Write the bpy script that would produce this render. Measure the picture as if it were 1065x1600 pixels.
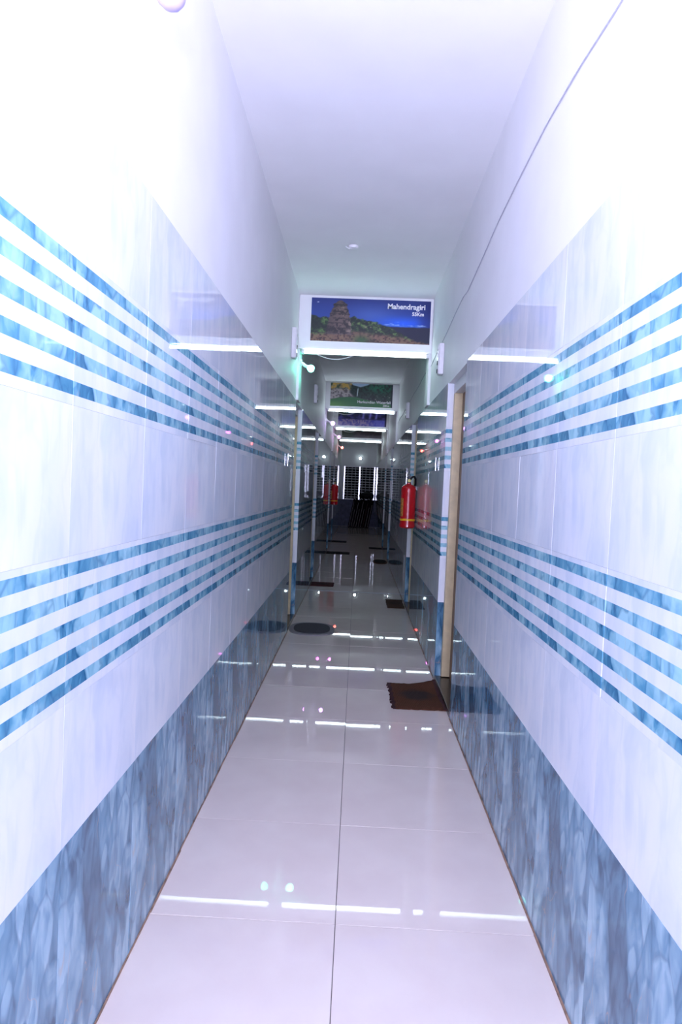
import bpy, bmesh, math, random
import numpy as np
from mathutils import Vector, Matrix

random.seed(7)
for o in list(bpy.data.objects):
    bpy.data.objects.remove(o, do_unlink=True)
scene = bpy.context.scene
COL = scene.collection

# ------------------------------------------------------------------ camera
F_PX, YAW, PITCH, ROLL, CAM_H = 1039.0, -0.0236, -0.0374, 0.0427, 1.3424
cam_data = bpy.data.cameras.new('camera')
cam_data.sensor_fit = 'VERTICAL'
cam_data.sensor_height = 36.0
cam_data.lens = F_PX / 1600.0 * 36.0
cam_data.clip_start = 0.02
cam = bpy.data.objects.new('camera', cam_data)
COL.objects.link(cam)
fwd = Vector((math.sin(YAW) * math.cos(PITCH), math.cos(YAW) * math.cos(PITCH), math.sin(PITCH)))
r0 = Vector((math.cos(YAW), -math.sin(YAW), 0))
u0 = r0.cross(fwd)
rgt = math.cos(ROLL) * r0 + math.sin(ROLL) * u0
upv = -math.sin(ROLL) * r0 + math.cos(ROLL) * u0
m = Matrix((rgt, upv, -fwd)).transposed().to_4x4()
m.translation = Vector((0, 0, CAM_H))
cam.matrix_world = m
scene.camera = cam

# ------------------------------------------------------------------ world, flash, exposure
world = bpy.data.worlds.new('night')
scene.world = world
world.use_nodes = True
world.node_tree.nodes['Background'].inputs['Color'].default_value = (0.010, 0.012, 0.02, 1)
world.node_tree.nodes['Background'].inputs['Strength'].default_value = 0.3

FLASH_W = 218.0
fl = bpy.data.lights.new('camera_flash', 'SPOT')
fl.energy = FLASH_W
fl.color = (0.68, 0.67, 1.0)
fl.spot_size = math.radians(150)
fl.spot_blend = 0.9
fl.shadow_soft_size = 0.05
flo = bpy.data.objects.new('camera_flash', fl)
flo.location = (0.0, -0.12, 1.56)
flo.rotation_euler = (math.radians(90 + 62), 0, 0)
COL.objects.link(flo)

lob = bpy.data.lights.new('rear_fill_light', 'AREA')  # added area light behind the camera, evens out the flash falloff
lob.shape = 'RECTANGLE'
lob.size, lob.size_y = 1.0, 0.6
lob.energy = 250.0
lob.color = (0.68, 0.68, 1.0)
fillo = bpy.data.objects.new('rear_fill_light', lob)
fillo.location = (0.0, -3.0, 1.75)
fillo.rotation_euler = (math.radians(97), 0, 0)
COL.objects.link(fillo)

TUBE_L = 15.5            # radiance of the fluorescent tubes
vs = scene.view_settings
vs.view_transform = 'Standard'
vs.look = 'None'
vs.gamma = 1.0
vs.use_curve_mapping = False
vs.exposure = 0.0

# ------------------------------------------------------------------ dimensions (metres)
XL, XR = -0.588, 0.602
ZC = 3.05                       # ceiling
Y0, Y1 = -5.0, 23.0             # corridor ends
COLW = 0.46
ROWS = [(0.004, 0.556, 'dado'), (0.556, 0.866, 'plain'), (0.866, 1.176, 'stripe'),
        (1.176, 1.486, 'plain'), (1.486, 1.796, 'stripe'), (1.796, 2.106, 'plain')]
DOORS_L = [(6.0, 6.72), (8.75, 9.52), (13.4, 14.15), (15.7, 16.4)]
DOORS_R = [(3.91, 4.72), (7.05, 7.8), (11.75, 12.5), (14.4, 15.2)]
DOOR_H = 2.10
BEAMS = [6.0, 10.9, 14.4, 17.6]
BEAM_Z, BEAM_T = [2.565, 2.61, 2.62, 2.595], 0.24

# ------------------------------------------------------------------ material helpers
def lin(r, g, b):
    f = lambda c: (c / 255.0 / 12.92) if c / 255.0 <= 0.04045 else ((c / 255.0 + 0.055) / 1.055) ** 2.4
    return (f(r), f(g), f(b), 1.0)

def new_mat(name):
    mt = bpy.data.materials.new(name)
    mt.use_nodes = True
    nt = mt.node_tree
    return mt, nt, nt.nodes['Principled BSDF']

def N(nt, typ, **kw):
    n = nt.nodes.new(typ)
    for k, v in kw.items():
        setattr(n, k, v)
    return n

def setin(n, **kw):
    for k, v in kw.items():
        n.inputs[k].default_value = v

def math_node(nt, op, a, b=None, clamp=False):
    n = nt.nodes.new('ShaderNodeMath')
    n.operation = op
    n.use_clamp = clamp
    for i, v in enumerate((a, b)):
        if v is None:
            continue
        if isinstance(v, (int, float)):
            n.inputs[i].default_value = v
        else:
            nt.links.new(v, n.inputs[i])
    return n.outputs[0]

def ramp(nt, fac, stops, interp='LINEAR'):
    n = nt.nodes.new('ShaderNodeValToRGB')
    cr = n.color_ramp
    cr.interpolation = interp
    while len(cr.elements) < len(stops):
        cr.elements.new(0.5)
    for e, (p, c) in zip(cr.elements, stops):
        e.position = p
        e.color = c
    nt.links.new(fac, n.inputs['Fac'])
    return n.outputs['Color']

def mixc(nt, fac, a, b, mode='MIX'):
    n = nt.nodes.new('ShaderNodeMix')
    n.data_type = 'RGBA'
    n.blend_type = mode
    for s, v in ((0, fac), (6, a), (7, b)):
        if isinstance(v, (int, float)):
            n.inputs[s].default_value = v
        elif isinstance(v, tuple):
            n.inputs[s].default_value = v
        else:
            nt.links.new(v, n.inputs[s])
    return n.outputs[2]

def uv_scaled(nt, sx, sy, off=(0, 0, 0)):
    uv = N(nt, 'ShaderNodeUVMap', uv_map='UVMap')
    mp = N(nt, 'ShaderNodeMapping')
    mp.inputs['Scale'].default_value = (sx, sy, 1)
    mp.inputs['Location'].default_value = off
    nt.links.new(uv.outputs[0], mp.inputs['Vector'])
    return mp.outputs[0]

def noise(nt, vec, scale, detail=2.0, dist=0.0, rough=0.5):
    n = N(nt, 'ShaderNodeTexNoise')
    setin(n, Scale=scale, Detail=detail, Distortion=dist, Roughness=rough)
    nt.links.new(vec, n.inputs['Vector'])
    return n

def warp(nt, vec, scale, amt):
    n = noise(nt, vec, scale, 2.0)
    sub = N(nt, 'ShaderNodeVectorMath', operation='SUBTRACT')
    sub.inputs[1].default_value = (0.5, 0.5, 0.5)
    nt.links.new(n.outputs['Color'], sub.inputs[0])
    scl = N(nt, 'ShaderNodeVectorMath', operation='SCALE')
    scl.inputs['Scale'].default_value = amt
    nt.links.new(sub.outputs[0], scl.inputs[0])
    add = N(nt, 'ShaderNodeVectorMath', operation='ADD')
    nt.links.new(vec, add.inputs[0])
    nt.links.new(scl.outputs[0], add.inputs[1])
    return add.outputs[0]

def simple(name, col, rough=0.5, metal=0.0, spec=0.5, var=0.06, scale=30.0, bump=0.0, coat=0.0):
    """plain coloured procedural material with a little mottling"""
    mt, nt, b = new_mat(name)
    tc = N(nt, 'ShaderNodeTexCoord')
    n = noise(nt, tc.outputs['Object'], scale, 3.0)
    c = lin(*col)
    d = tuple(max(0, x * (1 - var * 2)) for x in c[:3]) + (1,)
    e = tuple(min(1, x * (1 + var)) for x in c[:3]) + (1,)
    nt.links.new(ramp(nt, n.outputs['Fac'], [(0.3, d), (0.7, e)]), b.inputs['Base Color'])
    setin(b, Roughness=rough, Metallic=metal)
    b.inputs['Specular IOR Level'].default_value = spec
    b.inputs['Coat Weight'].default_value = coat
    if bump:
        bp = N(nt, 'ShaderNodeBump')
        setin(bp, Strength=bump, Distance=0.002)
        nt.links.new(n.outputs['Fac'], bp.inputs['Height'])
        nt.links.new(bp.outputs[0], b.inputs['Normal'])
    return mt

def emit(name, col, strength, base=(0.9, 0.9, 0.9, 1)):
    mt, nt, b = new_mat(name)
    b.inputs['Base Color'].default_value = base
    b.inputs['Emission Color'].default_value = col
    b.inputs['Emission Strength'].default_value = strength
    b.inputs['Roughness'].default_value = 0.3
    return mt

def marble_white_color(nt):
    v1 = warp(nt, uv_scaled(nt, 5.0, 1.6, (3.1, 1.7, 0)), 1.5, 1.2)
    n1 = noise(nt, v1, 1.6, 3.0, 0.6)
    c = ramp(nt, n1.outputs['Fac'], [(0.32, lin(216, 224, 233)), (0.48, lin(230, 234, 239)), (0.7, lin(238, 239, 241))])
    v2 = warp(nt, uv_scaled(nt, 7.0, 2.2, (9.0, 4.0, 0)), 2.0, 1.4)
    vor = N(nt, 'ShaderNodeTexVoronoi', feature='DISTANCE_TO_EDGE')
    setin(vor, Scale=1.3)
    nt.links.new(v2, vor.inputs['Vector'])
    e = ramp(nt, vor.outputs['Distance'], [(0.0, (1, 1, 1, 1)), (0.10, (0, 0, 0, 1))])
    return mixc(nt, math_node(nt, 'MULTIPLY', e, 0.16), c, lin(206, 216, 228))

def marble_blue_color(nt, su, sv, dark, mid, light, off, gold=True):
    v = warp(nt, uv_scaled(nt, su, sv, off), 0.9, 1.3)
    def cells(vec, scale, smooth):
        vor = N(nt, 'ShaderNodeTexVoronoi', feature='SMOOTH_F1')
        setin(vor, Scale=scale, Smoothness=smooth)
        nt.links.new(vec, vor.inputs['Vector'])
        sep = N(nt, 'ShaderNodeSeparateColor')
        nt.links.new(vor.outputs['Color'], sep.inputs[0])
        return math_node(nt, 'ADD', math_node(nt, 'MULTIPLY', vor.outputs['Distance'], -0.75), sep.outputs[0])
    big = cells(v, 1.0, 0.10)
    small = cells(warp(nt, uv_scaled(nt, su * 1.2, sv * 1.1, (off[1], off[0], 0)), 1.4, 1.0), 1.9, 0.15)
    n2 = noise(nt, v, 1.4, 4.0, 1.2)
    t = math_node(nt, 'MULTIPLY', big, 0.50)
    t = math_node(nt, 'ADD', t, math_node(nt, 'MULTIPLY', small, 0.26))
    t = math_node(nt, 'ADD', t, math_node(nt, 'MULTIPLY', n2.outputs['Fac'], 0.85))
    t = math_node(nt, 'ADD', t, 0.05, clamp=True)
    c = ramp(nt, t, [(0.12, dark), (0.48, mid), (0.86, light)])
    # thin darker outlines round the petals
    v_e = N(nt, 'ShaderNodeTexVoronoi', feature='DISTANCE_TO_EDGE')
    setin(v_e, Scale=1.0)
    nt.links.new(v, v_e.inputs['Vector'])
    ed = ramp(nt, v_e.outputs['Distance'], [(0.0, (1, 1, 1, 1)), (0.05, (0, 0, 0, 1))])
    c = mixc(nt, math_node(nt, 'MULTIPLY', ed, 0.40), c, dark)
    if gold:
        g = noise(nt, uv_scaled(nt, su * 0.9, sv * 0.8, (off[0] + 5, off[1] + 2, 0)), 1.2, 2.0, 0.6)
        d = math_node(nt, 'ABSOLUTE', math_node(nt, 'SUBTRACT', g.outputs['Fac'], 0.5))
        g1 = ramp(nt, d, [(0.0, (1, 1, 1, 1)), (0.008, (0, 0, 0, 1))])
        msk = noise(nt, uv_scaled(nt, su * 0.6, sv, (1, 8, 0)), 1.0, 1.0)
        g2 = ramp(nt, msk.outputs['Fac'], [(0.52, (0, 0, 0, 1)), (0.58, (1, 1, 1, 1))])
        c = mixc(nt, math_node(nt, 'MULTIPLY', math_node(nt, 'MULTIPLY', g1, g2), 0.5), c, lin(190, 165, 140))
    return c

def tile_gloss(nt, b, rough=0.02):
    b.inputs['Roughness'].default_value = rough
    b.inputs['IOR'].default_value = 1.52
    n = noise(nt, uv_scaled(nt, 9, 9), 1.0, 1.0)
    bp = N(nt, 'ShaderNodeBump')
    setin(bp, Strength=0.02, Distance=0.001)
    nt.links.new(n.outputs['Fac'], bp.inputs['Height'])
    nt.links.new(bp.outputs[0], b.inputs['Normal'])

BL_D, BL_M, BL_L = lin(50, 88, 116), lin(104, 149, 174), lin(172, 204, 218)
M = {}
M['plain'], nt, b = new_mat('white_marble_tile')
nt.links.new(marble_white_color(nt), b.inputs['Base Color'])
tile_gloss(nt, b)
M['dado'], nt, b = new_mat('blue_marble_tile')
nt.links.new(marble_blue_color(nt, 9.5, 4.0, BL_D, BL_M, BL_L, (2.3, 5.1, 0)), b.inputs['Base Color'])
tile_gloss(nt, b)
M['stripe'], nt, b = new_mat('striped_marble_tile')
white = marble_white_color(nt)
blue = marble_blue_color(nt, 9.5, 6.0, lin(36, 94, 130), lin(94, 158, 184), lin(164, 210, 220), (4.7, 2.2, 0))
uvn = N(nt, 'ShaderNodeUVMap', uv_map='UVMap')
sx = N(nt, 'ShaderNodeSeparateXYZ')
nt.links.new(uvn.outputs[0], sx.inputs[0])
t = math_node(nt, 'DIVIDE', math_node(nt, 'SUBTRACT', sx.outputs[1], 0.021), 0.0616)
msk = math_node(nt, 'LESS_THAN', math_node(nt, 'FRACT', t), 0.46)
nt.links.new(mixc(nt, msk, white, blue), b.inputs['Base Color'])
tile_gloss(nt, b)

M['floor'], nt, b = new_mat('vitrified_floor_tile')
tc = N(nt, 'ShaderNodeTexCoord')
n = noise(nt, tc.outputs['Object'], 5.0, 5.0, 0.3)
n2 = noise(nt, tc.outputs['Object'], 160.0, 2.0)
c = ramp(nt, n.outputs['Fac'], [(0.3, lin(226, 211, 200)), (0.7, lin(232, 219, 207))])
sp = ramp(nt, n2.outputs['Fac'], [(0.74, (0, 0, 0, 1)), (0.80, (1, 1, 1, 1))])
nt.links.new(mixc(nt, math_node(nt, 'MULTIPLY', sp, 0.12), c, lin(170, 150, 150)), b.inputs['Base Color'])
setin(b, Roughness=0.012, IOR=1.52)
bp = N(nt, 'ShaderNodeBump')
setin(bp, Strength=0.012, Distance=0.001)
nt.links.new(noise(nt, tc.outputs['Object'], 7.0, 1.0).outputs['Fac'], bp.inputs['Height'])
nt.links.new(bp.outputs[0], b.inputs['Normal'])

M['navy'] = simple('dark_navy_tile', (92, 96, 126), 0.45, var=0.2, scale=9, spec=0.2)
M['grout'] = simple('pale_grout', (206, 210, 216), 0.8)
M['floor_grout'] = simple('floor_grout', (120, 108, 104), 0.8)
M['plaster'] = simple('white_wall_paint', (242, 242, 243), 0.55, var=0.015, scale=4.0, bump=0.05)
M['ceiling'] = simple('white_ceiling_paint', (246, 246, 247), 0.7, var=0.015, scale=3.0, bump=0.04)
M['grime'] = simple('brown_skirting_grime', (158, 126, 104), 0.8, var=0.25, scale=22)
M['yellow_wood'] = simple('cream_yellow_frame_paint', (220, 202, 158), 0.38, var=0.06, scale=18)
M['door'] = simple('brown_door_laminate', (112, 76, 52), 0.4, var=0.15, scale=12)
M['granite'] = simple('dark_threshold_granite', (74, 64, 54), 0.25, var=0.25, scale=120)
M['chrome'] = simple('chrome', (216, 218, 222), 0.12, metal=1.0, var=0.02)
M['dull_steel'] = simple('dull_steel', (150, 152, 158), 0.4, metal=1.0, var=0.05)
M['white_plastic'] = simple('white_plastic', (232, 232, 234), 0.35, var=0.02)
M['dark_plastic'] = simple('dark_plastic', (30, 30, 34), 0.4)
M['cable'] = simple('grey_white_cable', (188, 188, 200), 0.5)
M['board'] = simple('poster_board', (225, 226, 230), 0.5)
M['red_paint'] = simple('red_extinguisher_paint', (190, 14, 26), 0.16, var=0.03, coat=0.5)
M['yellow_band'] = simple('yellow_band', (240, 180, 30), 0.35)
M['label_print'] = simple('orange_instruction_label', (206, 132, 64), 0.5, var=0.35, scale=70)
M['black_rubber'] = simple('black_rubber', (14, 14, 16), 0.6, spec=0.25)
M['gauge'] = simple('gauge_face', (210, 190, 90), 0.4)
M['mat_brown'] = None
M['window_white'] = simple('shiny_steel_grille', (238, 240, 242), 0.22, metal=0.55, var=0.02)
M['bar_white'] = simple('white_bar_paint', (244, 244, 246), 0.25, var=0.02)
M['window_glass'], nt, b = new_mat('dark_window_glass')
b.inputs['Base Color'].default_value = (0.003, 0.004, 0.006, 1)
setin(b, Roughness=0.9)
b.inputs['Specular IOR Level'].default_value = 0.05
M['tube'] = emit('tube_glow', (0.76, 0.95, 1.0, 1), TUBE_L)
M['letters'] = simple('white_lettering', (246, 246, 246), 0.5, var=0.01)

def mat_textile(name, c1, c2, blot, blot_size):
    mt, nt, b = new_mat(name)
    tc = N(nt, 'ShaderNodeTexCoord')
    w = N(nt, 'ShaderNodeTexWave', wave_type='BANDS', bands_direction='X')
    setin(w, Scale=55.0, Distortion=1.5, Detail=1.0)
    nt.links.new(tc.outputs['Object'], w.inputs['Vector'])
    n = noise(nt, tc.outputs['Object'], 14.0, 4.0)
    c = mixc(nt, w.outputs['Fac'], lin(*c1), lin(*c2))
    c = mixc(nt, math_node(nt, 'MULTIPLY', n.outputs['Fac'], 0.5), c, lin(*c2))
    ln = N(nt, 'ShaderNodeVectorMath', operation='LENGTH')
    mp = N(nt, 'ShaderNodeMapping')
    mp.inputs['Scale'].default_value = (1 / blot_size, 1 / blot_size, 0)
    nt.links.new(tc.outputs['Object'], mp.inputs['Vector'])
    nt.links.new(warp(nt, mp.outputs[0], 2.5, 0.7), ln.inputs[0])
    bl = ramp(nt, ln.outputs['Value'], [(0.55, (1, 1, 1, 1)), (1.0, (0, 0, 0, 1))])
    nt.links.new(mixc(nt, math_node(nt, 'MULTIPLY', bl, 0.8), c, lin(*blot)), b.inputs['Base Color'])
    setin(b, Roughness=0.9)
    b.inputs['Specular IOR Level'].default_value = 0.15
    bp = N(nt, 'ShaderNodeBump')
    setin(bp, Strength=0.6, Distance=0.002)
    nt.links.new(w.outputs['Fac'], bp.inputs['Height'])
    nt.links.new(bp.outputs[0], b.inputs['Normal'])
    return mt

M['mat_rust'] = mat_textile('rust_brown_rug', (106, 70, 50), (76, 47, 34), (52, 46, 46), 0.13)
M['mat_darkbrown'] = mat_textile('dark_brown_rug', (98, 72, 56), (70, 50, 40), (64, 50, 42), 0.1)
M['mat_maroon'] = mat_textile('maroon_rug', (104, 62, 62), (70, 40, 42), (60, 44, 44), 0.1)
M['mat_grey'] = mat_textile('dark_grey_rug', (92, 92, 96), (70, 70, 74), (78, 78, 82), 0.14)
M['mat_border'] = mat_textile('grey_rug_border', (158, 154, 156), (128, 124, 128), (140, 136, 138), 0.1)
M['mat_black'] = mat_textile('black_rug', (36, 32, 34), (24, 22, 24), (22, 20, 22), 0.1)
M['fringe'] = simple('dark_maroon_fringe', (58, 24, 26), 0.9, var=0.2, scale=80)

# ------------------------------------------------------------------ mesh helpers
def link(o, parent=None):
    COL.objects.link(o)
    if parent is not None:
        o.parent = parent
    return o

def mesh_from(name, verts, faces, mat, uvs=None, smooth=False):
    me = bpy.data.meshes.new(name)
    me.from_pydata(verts, [], faces)
    me.materials.append(mat)
    if uvs is not None:
        l = me.uv_layers.new(name='UVMap')
        flat = np.array([uvs[v] for f in faces for v in f], dtype=np.float32).ravel()
        l.data.foreach_set('uv', flat)
    if smooth:
        me.polygons.foreach_set('use_smooth', [True] * len(me.polygons))
    me.update()
    return me

def obj(name, me, parent=None, loc=None, rot=None):
    o = bpy.data.objects.new(name, me)
    link(o, parent)
    if loc is not None:
        o.location = loc
    if rot is not None:
        o.rotation_euler = rot
    return o

def tag(o, label=None, cat=None, group=None, kind=None):
    if label:
        o['label'] = label
    if cat:
        o['category'] = cat
    if group:
        o['group'] = group
    if kind:
        o['kind'] = kind
    return o

def empty(name, loc, rot=(0, 0, 0)):
    o = bpy.data.objects.new(name, None)
    o.empty_display_size = 0.05
    o.location = loc
    o.rotation_euler = rot
    return link(o)

class MB:
    """collects shapes into one mesh"""
    def __init__(self):
        self.bm = bmesh.new()

    def box(self, lo, hi, bevel=0.0, rot=None):
        c = [(a + b_) / 2 for a, b_ in zip(lo, hi)]
        s = [max(b_ - a, 1e-5) for a, b_ in zip(lo, hi)]
        mt_ = Matrix.Translation(c)
        if rot is not None:
            mt_ = mt_ @ rot
        r = bmesh.ops.create_cube(self.bm, size=1.0, matrix=mt_ @ Matrix.Diagonal((*s, 1)))
        if bevel:
            es = list({e for v in r['verts'] for e in v.link_edges})
            bmesh.ops.bevel(self.bm, geom=es, offset=bevel, segments=2, profile=0.5, affect='EDGES')
        return self

    def cyl(self, p, q, r1, r2=None, n=20):
        p, q = Vector(p), Vector(q)
        d = q - p
        mt_ = Matrix.Translation((p + q) / 2) @ d.to_track_quat('Z', 'Y').to_matrix().to_4x4()
        bmesh.ops.create_cone(self.bm, cap_ends=True, segments=n, radius1=r1, radius2=r1 if r2 is None else r2,
                              depth=d.length, matrix=mt_)
        return self

    def lathe(self, prof, origin=(0, 0, 0), axis=(0, 0, 1), n=28):
        q = Vector(axis).to_track_quat('Z', 'Y').to_matrix().to_4x4()
        mt_ = Matrix.Translation(origin) @ q
        rings = []
        for r, z in prof:
            if r < 1e-6:
                rings.append([self.bm.verts.new(mt_ @ Vector((0, 0, z)))])
            else:
                rings.append([self.bm.verts.new(mt_ @ Vector((r * math.cos(2 * math.pi * k / n), r * math.sin(2 * math.pi * k / n), z))) for k in range(n)])
        for a, b_ in zip(rings, rings[1:]):
            for k in range(n):
                k2 = (k + 1) % n
                if len(a) == 1 and len(b_) == 1:
                    continue
                if len(a) == 1:
                    self.bm.faces.new((a[0], b_[k], b_[k2]))
                elif len(b_) == 1:
                    self.bm.faces.new((a[k], a[k2], b_[0]))
                else:
                    self.bm.faces.new((a[k], a[k2], b_[k2], b_[k]))
        return self

    def tube(self, pts, r, n=8):
        pts = [Vector(p) for p in pts]
        rings = []
        for i, p in enumerate(pts):
            d = (pts[min(i + 1, len(pts) - 1)] - pts[max(i - 1, 0)]).normalized()
            up = Vector((0, 0, 1)) if abs(d.z) < 0.9 else Vector((1, 0, 0))
            a = d.cross(up).normalized()
            c_ = a.cross(d)
            rings.append([self.bm.verts.new(p + r * (math.cos(2 * math.pi * k / n) * a + math.sin(2 * math.pi * k / n) * c_)) for k in range(n)])
        for a, b_ in zip(rings, rings[1:]):
            for k in range(n):
                self.bm.faces.new((a[k], a[(k + 1) % n], b_[(k + 1) % n], b_[k]))
        self.bm.faces.new(rings[0][::-1])
        self.bm.faces.new(rings[-1])
        return self

    def prism(self, poly, z0, z1):
        lo = [self.bm.verts.new((x, y, z0)) for x, y in poly]
        hi = [self.bm.verts.new((x, y, z1)) for x, y in poly]
        k = len(poly)
        self.bm.faces.new(lo[::-1])
        self.bm.faces.new(hi)
        for i in range(k):
            self.bm.faces.new((lo[i], lo[(i + 1) % k], hi[(i + 1) % k], hi[i]))
        return self

    def mesh(self, name, mat, smooth=False):
        bmesh.ops.recalc_face_normals(self.bm, faces=self.bm.faces)
        me = bpy.data.meshes.new(name)
        self.bm.to_mesh(me)
        self.bm.free()
        me.materials.append(mat)
        if smooth:
            me.polygons.foreach_set('use_smooth', [True] * len(me.polygons))
            try:
                me.set_sharp_from_angle(angle=math.radians(40))
            except Exception:
                pass
        return me

    def build(self, name, mat, parent=None, loc=None, rot=None, smooth=False):
        return obj(name, self.mesh(name, mat, smooth), parent, loc, rot)

def arc(p, q, sag, n=12):
    p, q = Vector(p), Vector(q)
    return [p.lerp(q, i / n) - Vector((0, 0, sag * 4 * (i / n) * (1 - i / n))) for i in range(n + 1)]

# ------------------------------------------------------------------ floor
floor = MB().box((XL - 0.25, Y0, -0.12), (XR + 0.25, Y1 + 0.1, -0.008)).build('floor', M['floor_grout'])
tag(floor, 'pale pinkish glossy tiled corridor floor', 'floor', kind='structure')
JX, JY, TS = -0.011, 1.995, 0.60
G = 0.0009
_tc = {}
def slab(w, h, t, mat):
    """thin bevel-edged tile lying in its local xy plane, centred, top at z=0"""
    k = (round(w, 4), round(h, 4), mat.name)
    if k in _tc:
        return _tc[k]
    a, b_, c_ = w / 2 - 0.0011, h / 2 - 0.0011, 0.0004
    vs_ = []
    for (x, y, z) in ((a, b_, -t), (a, b_, -c_), (a - c_, b_ - c_, 0)):
        vs_ += [(-x, -y, z), (x, -y, z), (x, y, z), (-x, y, z)]
    fs = [(8, 9, 10, 11)]
    for r in (0, 4):
        for i in range(4):
            j = (i + 1) % 4
            fs.append((r + i, r + j, r + 4 + j, r + 4 + i))
    _tc[k] = mesh_from('tile', vs_, fs, mat)
    return _tc[k]

rows = []
y = JY
while y > -0.5:
    y -= TS
while y < Y1:
    rows.append((max(y, Y0), min(y + TS, Y1)))
    y += TS
for (ya, yb) in rows:
    for (xa, xb) in ((XL, JX), (JX, XR)):
        o = obj('floor_tile', slab(xb - xa, yb - ya, 0.008, M['floor']), floor,
                ((xa + xb) / 2, (ya + yb) / 2, 0.0),
                (math.radians(random.gauss(0, 0.05)), math.radians(random.gauss(0, 0.05)), 0))

# ------------------------------------------------------------------ walls
def wall_core(name, x_in, x_out, doors, label):
    mb = MB()
    xa, xb = min(x_in, x_out), max(x_in, x_out)
    cuts = [Y0] + [v for d in doors for v in d] + [Y1 + 0.1]
    for i in range(0, len(cuts), 2):
        mb.box((xa, cuts[i], -0.1), (xb, cuts[i + 1], ZC))
    for (da, db) in doors:
        mb.box((xa, da, DOOR_H), (xb, db, ZC))
    o = mb.build(name, M['plaster'])
    return tag(o, label, 'wall', kind='structure')

T_TILE = 0.006
WT = 0.20
wall_l = wall_core('wall_left', XL - T_TILE + 0.001, XL - WT, DOORS_L, 'left corridor wall, white marble tiles with blue stripes')
wall_r = wall_core('wall_right', XR + T_TILE - 0.001, XR + WT, DOORS_R, 'right corridor wall, white marble tiles with blue stripes')

_wt = {}
def wall_tile_mesh(w, h, u0, v0, kind):
    """tile in local (x=along wall, y=up, z=out of the wall) with metric UVs"""
    k = (round(w, 4), round(h, 4), round(u0, 4), round(v0, 4), kind)
    if k in _wt:
        return _wt[k]
    a, b_, c_ = w / 2 - G / 2, h / 2 - 0.00012, 0.0004
    vs_ = []
    for (x, y, z) in ((a, b_, -T_TILE), (a, b_, -c_), (a - c_, b_ - 0.0001, 0)):
        vs_ += [(-x, -y, z), (x, -y, z), (x, y, z), (-x, y, z)]
    fs = [(8, 9, 10, 11)]
    for r in (0, 4):
        for i in range(4):
            j = (i + 1) % 4
            fs.append((r + i, r + j, r + 4 + j, r + 4 + i))
    uv = [(v[0] + w / 2 + u0, v[1] + h / 2 + v0) for v in vs_]
    _wt[k] = mesh_from('tile', vs_, fs, M[kind], uv)
    return _wt[k]

def wall_matrix(pos, out, tilt=True):
    """local z -> out, local y -> up"""
    z = Vector(out)
    yv = Vector((0, 0, 1))
    x = yv.cross(z)
    mt_ = Matrix((x, yv, z)).transposed().to_4x4()
    mt_.translation = Vector(pos)
    if tilt:
        mt_ = mt_ @ Matrix.Rotation(math.radians(random.gauss(0, 0.05)), 4, 'X') @ Matrix.Rotation(math.radians(random.gauss(0, 0.05)), 4, 'Y')
    return mt_

def tile_wall(wall, x_in, out, phase, doors, y_start, y_end, limit=285):
    pieces = []
    y = phase
    while y > y_start:
        y -= COLW
    while y < y_end:
        a, b_ = y, y + COLW
        segs = [(a, b_)]
        for (da, db) in doors:
            ns = []
            for (s, e) in segs:
                if e <= da or s >= db:
                    ns.append((s, e))
                else:
                    if s < da:
                        ns.append((s, da))
                    if e > db:
                        ns.append((db, e))
            segs = ns
        for (s, e) in segs:
            e2 = min(e, y_end)
            if e2 - s < 0.004:
                continue
            for (za, zb, kd) in ROWS:
                # u runs along local x; mirrored walls keep the print upright
                u0 = (s - a) if out[0] < 0 else (b_ - e2)
                pieces.append((wall_matrix((x_in, (s + e2) / 2, (za + zb) / 2), out), e2 - s, zb - za, u0, kd))
        y += COLW
    # returns of the doorways: the narrow tiles on both jambs
    for (da, db) in doors:
        for (yy, oy) in ((db, -1), (da, 1)):
            for (za, zb, kd) in ROWS:
                zb2 = min(zb, DOOR_H)
                pieces.append((wall_matrix((x_in - out[0] * 0.022, yy + oy * T_TILE, (za + zb2) / 2), (0, oy, 0), False), 0.044, zb2 - za, 0.1, kd))
    pieces.sort(key=lambda p_: p_[0].translation.y)
    far = {}
    for i, (mt_, w, h, u0, kd) in enumerate(pieces):
        me = wall_tile_mesh(w, h, u0, 0.0, kd)
        if i < limit:
            o = obj('wall_tile', me, wall)
            o.matrix_local = mt_
        else:
            far.setdefault(kd, []).append((mt_, me))
    vs_, fs, uvs, mi = [], [], [], []
    kinds = sorted(far)
    for ki, kd in enumerate(kinds):
        for mt_, me in far[kd]:
            b0 = len(vs_)
            vs_ += [tuple(mt_ @ v.co) for v in me.vertices]
            for p_ in me.polygons:
                fs.append(tuple(b0 + v for v in p_.vertices))
                uvs += [tuple(me.uv_layers[0].data[li].uv) for li in p_.loop_indices]
                mi.append(ki)
    if vs_:
        me = bpy.data.meshes.new('far_tiles')
        me.from_pydata(vs_, [], fs)
        for kd in kinds:
            me.materials.append(M[kd])
        l = me.uv_layers.new(name='UVMap')
        l.data.foreach_set('uv', np.array(uvs, dtype=np.float32).ravel())
        me.polygons.foreach_set('material_index', mi)
        o = obj('far_tiles', me, wall)
        tag(o, kind='stuff')

tile_wall(wall_l, XL, (1, 0, 0), 1.35, DOORS_L, 0.2, Y1)
tile_wall(wall_r, XR, (-1, 0, 0), 1.592, DOORS_R, 0.2, Y1)

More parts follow.
